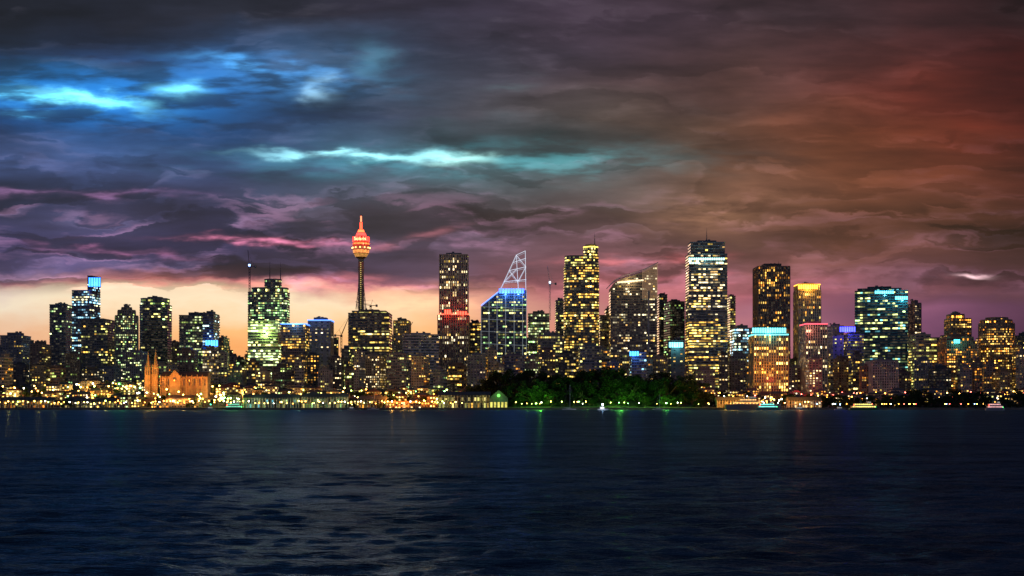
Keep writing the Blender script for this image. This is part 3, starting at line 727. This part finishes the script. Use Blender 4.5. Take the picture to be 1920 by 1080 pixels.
# ---------------------------------------------------------------- trees
def mleaf():
    m,t,b=newmat('fig_foliage'); oi=t.N.new('ShaderNodeObjectInfo')
    f=t.noise(objco(t),.35,4,.6); c=t.ramp(f,[(.3,(.016,.030,.012)),(.5,(.032,.058,.02)),(.7,(.07,.105,.035))])
    v=t.rng(oi.outputs['Random'],0,1,.4,1.25); t.L.new(t.vm('MULTIPLY',c,t.xyz(v,v,v)),b.inputs['Base Color']); b.inputs['Roughness'].default_value=.8
    b.inputs['Specular IOR Level'].default_value=.12
    return m
def mbark():
    m,t,b=newmat('bark'); f=t.noise(objco(t),2,5,.6); t.L.new(t.ramp(f,[(.3,(.05,.035,.025)),(.7,(.14,.11,.08))]),b.inputs['Base Color']); b.inputs['Roughness'].default_value=.9; return m
LEAF,BARK=mleaf(),mbark()
def treemesh(seed,Rr=11,H=17,ncl=20,per=190,conic=False):
    rs=np.random.RandomState(seed); B=Bd()
    B.beam((0,0,-1),(.3,.2,H*.34),1.8,0,(0,0,0),1.1)
    cl=[]
    for i in range(ncl):
        a=rs.rand()*6.283; r=math.sqrt(rs.rand())*Rr*.95; 
        top=H*(1-.45*(r/Rr)**2)*rs.uniform(.72,1.1); z=top-rs.rand()**1.6*H*.45-1
        if conic: r*=max(.15,1-z/H)*1.1
        cl.append((r*math.cos(a),r*math.sin(a),z,rs.uniform(1.4,3.2)*Rr/11))
    for c in cl[:14]:
        s=Vector((0.3,.2,H*rs.uniform(.2,.34))); B.beam(s,(c[0],c[1],c[2]),.7,0,(0,0,0),.15)
    nb=len(B.f)
    vs=[tuple(v) for v in B.v]; fs=list(B.f); 
    for cx,cy,cz,r in cl:
        k=int(per*(r/2.6)**1.5)
        dr=rs.randn(k,3); dr/=np.linalg.norm(dr,axis=1)[:,None]; rad=r*rs.uniform(.55,1.15,k)[:,None]
        P=np.array([cx,cy,cz])+dr*rad*np.array([1.15,1.15,.8])
        u=rs.randn(k,3);u/=np.linalg.norm(u,axis=1)[:,None]; w_=np.cross(u,rs.randn(k,3)); w_/=np.linalg.norm(w_,axis=1)[:,None]
        s=rs.uniform(.3,.65,k)[:,None]
        for p,uu,ww in zip(P,u*s,w_*s*.7):
            i=len(vs); vs+= [tuple(p-uu),tuple(p+ww),tuple(p+uu),tuple(p-ww)]; fs.append((i,i+1,i+2,i+3))
    me=bpy.data.meshes.new('fig_tree'); me.from_pydata(vs,[],fs); me.materials.append(BARK); me.materials.append(LEAF)
    mi=np.ones(len(fs),dtype=np.int32); mi[:nb]=0; me.polygons.foreach_set('material_index',mi); me.update(); return me
TM=[treemesh(s) for s in range(6)]; PINE=treemesh(21,7,24,24,150,True)
def tree(px,d,h,pine=False):
    me=PINE if pine else TM[R.randrange(6)]
    o=bpy.data.objects.new('pine_tree' if pine else 'fig_tree',me); x=X(px,d); s=h/(24 if pine else 17)
    o.location=(x,d,ground(x,d)-.5); o.scale=(s*R.uniform(.85,1.25),s*R.uniform(.9,1.2),s*R.uniform(.9,1.12)); o.rotation_euler=(0,0,R.uniform(0,6.28)); COL.objects.link(o)
for d,x0,x1,h in((1524,965,1350,14),(1544,905,1345,22),(1572,890,1335,29),(1605,880,1325,33),(1640,880,1315,34)):
    px=x0
    while px<x1:
        e=min(1,(x1-px)/50+.35)*min(1,(px-x0)/60+.6)
        k=R.random()
        tree(px,d+R.uniform(-8,12),h*R.choice([.5,.65,.8,.9,1.0,1.12])*R.uniform(.92,1.08)*e,k>.9); px+=R.uniform(18,40)
for d,x0,x1,h in((1530,1545,1950,11),(1560,1490,1960,17),(1600,1480,1970,20)):
    px=x0
    while px<x1: tree(px,d+R.uniform(-8,8),h*R.uniform(.5,1.1)); px+=R.uniform(16,34)
for i in range(110):
    px=R.uniform(-20,880); d=R.uniform(1520,1740); h=R.uniform(7,14)
    if 255<px<400 and 1540<d<1630: h=R.uniform(6,8)
    tree(px,d,h)
for i in range(18): tree(R.uniform(640,870),R.uniform(1535,1680),R.uniform(12,18))
for i in range(16): tree(R.uniform(1320,1480),R.uniform(1600,1700),R.uniform(9,14))
# ---------------------------------------------------------------- lamps
def lampmesh(c):
    B=Bd(); B.beam((0,0,0),(0,0,6.3),.22,METAL,(.1,.1,.1),.14); B.box(0,0,0,.5,.5,.5,METAL,(.1,.1,.1)); B.beam((0,0,6.2),(0,-.9,6.5),.14,METAL,(.1,.1,.1))
    B.rings(0,-.9,[(.05,6.0),(.5,6.2),(.62,6.6),(.4,7.0),(.05,7.1)],8,GLOW,tuple(1.6*v for v in c))
    o=B.make('street_lamp',(0,0,0)); me=o.data; bpy.data.objects.remove(o); return me
LMc=[(14,8,1.5),(14,5,.6),(9,12,2),(12,12,9),(3,12,3),(4,8,14),(14,1.5,1)]
LM=[lampmesh(c) for c in LMc]
def lamp(px,d,k,s=1.0):
    x=X(px,d); d=max(d,shore(x)+1.5); o=bpy.data.objects.new('street_lamp',LM[k]); o.location=(x,d,ground(x,d)); o.scale=(s,s,s); o.rotation_euler=(0,0,R.uniform(-.6,.6)); COL.objects.link(o)
px=-10
while px<870: lamp(px,1505,R.choice([0,0,1,1,2,3,0]),R.uniform(.8,1.25)); px+=R.uniform(3,13)
for i in range(270):
    px=R.uniform(-10,880); lamp(px,R.uniform(1520,1740),R.choice([0,0,0,1,1,2,2,3,4]),R.uniform(.9,1.7))
for i in range(30): lamp(R.uniform(955,1345),R.uniform(1504,1514),R.choice([0,3,2,4]),R.uniform(.6,1.0))
for i in range(55): lamp(R.uniform(1340,1545),R.uniform(1504,1640),R.choice([0,1,1,3,5]),R.uniform(.8,1.3))
for i in range(34): lamp(R.uniform(1530,1925),R.uniform(1506,1525),R.choice([0,1,3,6,5]),.75)
for i in range(60): lamp(R.uniform(1320,1925),R.uniform(1610,1750),R.choice([0,1,1,6]),1.3)
def pl(px,py,d,c,p,r=.5):
    x=X(px,d); plraw(x,d,max(Z(py,d),ground(x,d)+2),c,p,r)
for px in(272,292,318,345,370,388): pl(px,713,1618,(1,.28,.03),8500)
pl(283,684,1620,(1,.32,.04),5500)
for px in(318,345,372): pl(px,745,1519,(1,.4,.08),5500)
for px,py in((735,742),(757,733),(775,742)): pl(px,py,1514,(1,.28,.03),45000,1.5)
for px,py,p,d in((1013,735,34000,1508),(1163,724,42000,1512),(1158,742,9000,1508),(1248,744,22000,1508),(990,749,5000,1508),(1100,750,4000,1508),(1205,750,4000,1508),(1290,748,5000,1510)): pl(px,py,d,(.25,1,.06),p,.9)
pl(935,742,1500,(.3,1,.1),1300)
for px in(430,445): pl(px,748,1512,(.3,1,.1),8000)
for px in(1360,1385,1410,1435,1460,1500): pl(px,735,1510,(1,.34,.04),24000)
for px in(480,560,640): pl(px,742,1507,(.7,1,.5),2500)
for px in(835,905): pl(px,748,1506,(1,.8,.2),1500)
for i in range(30): pl(R.uniform(0,860),738,R.uniform(1530,1720),R.choice([(1,.5,.08),(1,.4,.05),(.8,1,.2),(1,.6,.15)]),R.uniform(6000,22000))
pl(225,690,1600,(.1,1,.15),14000)
for px in(1420,1440,1460): pl(px,690,1780,(1,.36,.05),9000)
pl(1500,708,1700,(1,.06,.05),40000)
# ---------------------------------------------------------------- vessels
def hull(B,x,y,L,W_,H,c,dirn=1,z=0):
    n=12; secs=[]
    for i in range(n+1):
        t=i/n; hw=W_/2*(1-max(0,(t-.55)/.45)**2.2)*(.85+.15*min(1,t*5)); sheer=H*(1+.25*max(0,t-.5)**2*4*.5)
        xx=x+dirn*(t-.5)*L; secs.append((xx,max(.05,hw),sheer))
    for a,b in zip(secs[:-1],secs[1:]):
        for s_ in(-1,1):
            B.face([(a[0],y+s_*a[1]*.8,z-.8),(b[0],y+s_*b[1]*.8,z-.8),(b[0],y+s_*b[1],z+b[2]),(a[0],y+s_*a[1],z+a[2])],METAL,c)
        B.face([(a[0],y-a[1],z+a[2]),(b[0],y-b[1],z+b[2]),(b[0],y+b[1],z+b[2]),(a[0],y+a[1],z+a[2])],METAL,(.25,.22,.18))
    a=secs[0]; B.face([(a[0],y-a[1],z+a[2]),(a[0],y+a[1],z+a[2]),(a[0],y+a[1]*.8,z-.8),(a[0],y-a[1]*.8,z-.8)],METAL,c)
def cabin(B,x,y,z0,z1,L,W_,c,lit,n):
    B.box(x,y,z0,z1,L,W_,METAL,c)
    for i in range(n):
        u=x-L/2+(i+.5)*L/n; B.face([(u-L/n*.36,y-W_/2-.06,z0+(z1-z0)*.35),(u+L/n*.36,y-W_/2-.06,z0+(z1-z0)*.35),(u+L/n*.36,y-W_/2-.06,z0+(z1-z0)*.8),(u-L/n*.36,y-W_/2-.06,z0+(z1-z0)*.8)],WIN,lit)
def ferry(px,d,L,c1=(.05,.2,.1),lit=(2,1.5,.5)):
    B=Bd();x=X(px,d); hull(B,x,d,L,L*.26,2.2,c1)
    cabin(B,x-L*.03,d,2.2,4.8,L*.78,L*.22,(.6,.55,.4),lit,12); cabin(B,x-L*.05,d,4.81,7.2,L*.6,L*.19,(.6,.55,.4),lit,9); cabin(B,x+L*.16,d,7.21,9.2,L*.12,L*.12,(.6,.6,.55),(.6,.6,.5),3)
    B.beam((x-L*.1,d,7.2),(x-L*.12,d,10.4),1.6,METAL,(.1,.25,.15)); B.beam((x+L*.1,d,7.2),(x+L*.1,d,13),.25,METAL,(.5,.5,.5),.1)
    for i in range(16):
        xx=x-L*.4+i*L*.8/15; B.box(xx,d-L*.12,4.9,5.9,.12,.12,METAL,(.6,.6,.6))
    B.box(x+L*.1,d,12.6,13.2,.6,.6,GLOW,(8,8,8)); B.box(x-L*.36,d-L*.1,5,5.8,.8,.8,GLOW,(8,.5,.2)); B.box(x+L*.36,d-L*.08,3,3.8,.8,.8,GLOW,(.5,8,1.5))
    B.make('ferry_boat',(x,d,0))
ferry(1620,1440,32,lit=(2.2,1.8,.4))
ferry(1866,1380,20,(.4,.4,.4),(1.2,.6,.6))
ferry(440,1488,22,(.1,.2,.1),(.3,1.2,.7)); ferry(1440,1470,26,(.1,.3,.3),(.4,1.8,1.5))
def launch(px,d,L,l):
    B=Bd();x=X(px,d); hull(B,x,d,L,L*.3,1.3,(.5,.5,.5)); cabin(B,x-L*.05,d,1.3,3.3,L*.4,L*.2,(.6,.6,.6),(.5,.5,.4),4)
    B.beam((x,d,3.3),(x,d,6.2),.15,METAL,(.5,.5,.5),.1); B.box(x,d-.3,5.6,6.5,.9,.7,GLOW,l); B.make('motor_launch',(x,d,0))
launch(1130,1440,11,(60,60,90)); launch(1575,1470,12,(6,9,16)); launch(395,1485,11,(.5,9,5)); launch(1500,1480,14,(3,9,9)); launch(660,1488,10,(10,7,2))
pl(1130,757,1436,(.85,.88,1),9000,.9)
def yacht(px,d,mh,L=13):
    B=Bd();x=X(px,d); hull(B,x,d,L,L*.28,1.2,(.6,.6,.6)); cabin(B,x,d,1.2,2.1,L*.35,L*.15,(.6,.6,.6),(.1,.1,.08),3)
    B.beam((x+1,d,1.2),(x+1,d,mh),.32,METAL,(.65,.65,.65),.2); B.beam((x+1,d,2.6),(x-L*.42,d,2.5),.3,METAL,(.5,.5,.55)); B.beam((x+L/2,d,1.5),(x+1,d,mh),.06,METAL,(.5,.5,.5)); B.beam((x-L/2,d,1.3),(x+1,d,mh),.06,METAL,(.5,.5,.5))
    for s_ in(-1,1): B.beam((x+1,d,mh*.6),(x+1+s_*.9,d,mh*.6),.1,METAL,(.5,.5,.5))
    B.make('sailing_yacht',(x,d,0))
yacht(1067,1478,28,15); yacht(700,1485,18); yacht(1235,1486,17)
def ship():
    d=1490;B=Bd();x=X(1412,d);L=62; hull(B,x,d,L,11,6,(.34,.32,.28)); 
    cabin(B,x-8,d,6,9.5,30,8.5,(.5,.46,.38),(1.6,.8,.2),16); cabin(B,x-6,d,9.51,12.5,18,7.5,(.5,.46,.38),(1.6,.9,.3),9); cabin(B,x-1,d,12.51,15,8,6.5,(.5,.46,.38),(.3,.3,.25),5)
    B.beam((x-8,d,12.5),(x-9,d,18.5),3,METAL,(.35,.2,.1),2.4); B.beam((x+1,d,15),(x+1,d,25),.5,METAL,(.5,.5,.5),.2); B.beam((x-2,d,21),(x+4,d,21),.2,METAL,(.5,.5,.5)); B.beam((x+16,d,6),(x+16,d,17),.5,METAL,(.5,.5,.5),.3); B.beam((x+16,d,9),(x+25,d,15),.35,METAL,(.5,.5,.5),.2)
    for i in range(14): B.box(x-26+i*3.7,d-4.6,7.0,7.5,.5,.5,GLOW,(9,4,.8))
    B.make('moored_ship',(x,d,0))
ship()
B=Bd(); x0=X(1355,1498);x1=X(1535,1498); B.box((x0+x1)/2,1497,-1,2.6,x1-x0,4,WALL,(.4,.33,.25))
for i in range(28): B.box(x0+(x1-x0)*i/27,1494.6,-1,3.2,.6,.6,WALL,(.15,.1,.07))
B.make('jetty')
S=bpy.data.lights.new('sun','SUN'); S.energy=.06; S.angle=math.radians(10); S.color=(1,.6,.4)
so=bpy.data.objects.new('sun',S); so.rotation_euler=(math.radians(-86),0,math.radians(8)); so.location=(0,0,500); COL.objects.link(so)
# ---------------------------------------------------------------- camera
cam=bpy.data.cameras.new('camera'); cam.sensor_width=36; cam.lens=F/1920*36; cam.shift_y=(HY-540)/1920; cam.clip_end=60000; cam.clip_start=.5
co=bpy.data.objects.new('camera',cam); co.location=(0,0,CAMH); co.rotation_euler=(math.radians(90),0,0); COL.objects.link(co); sc.camera=co
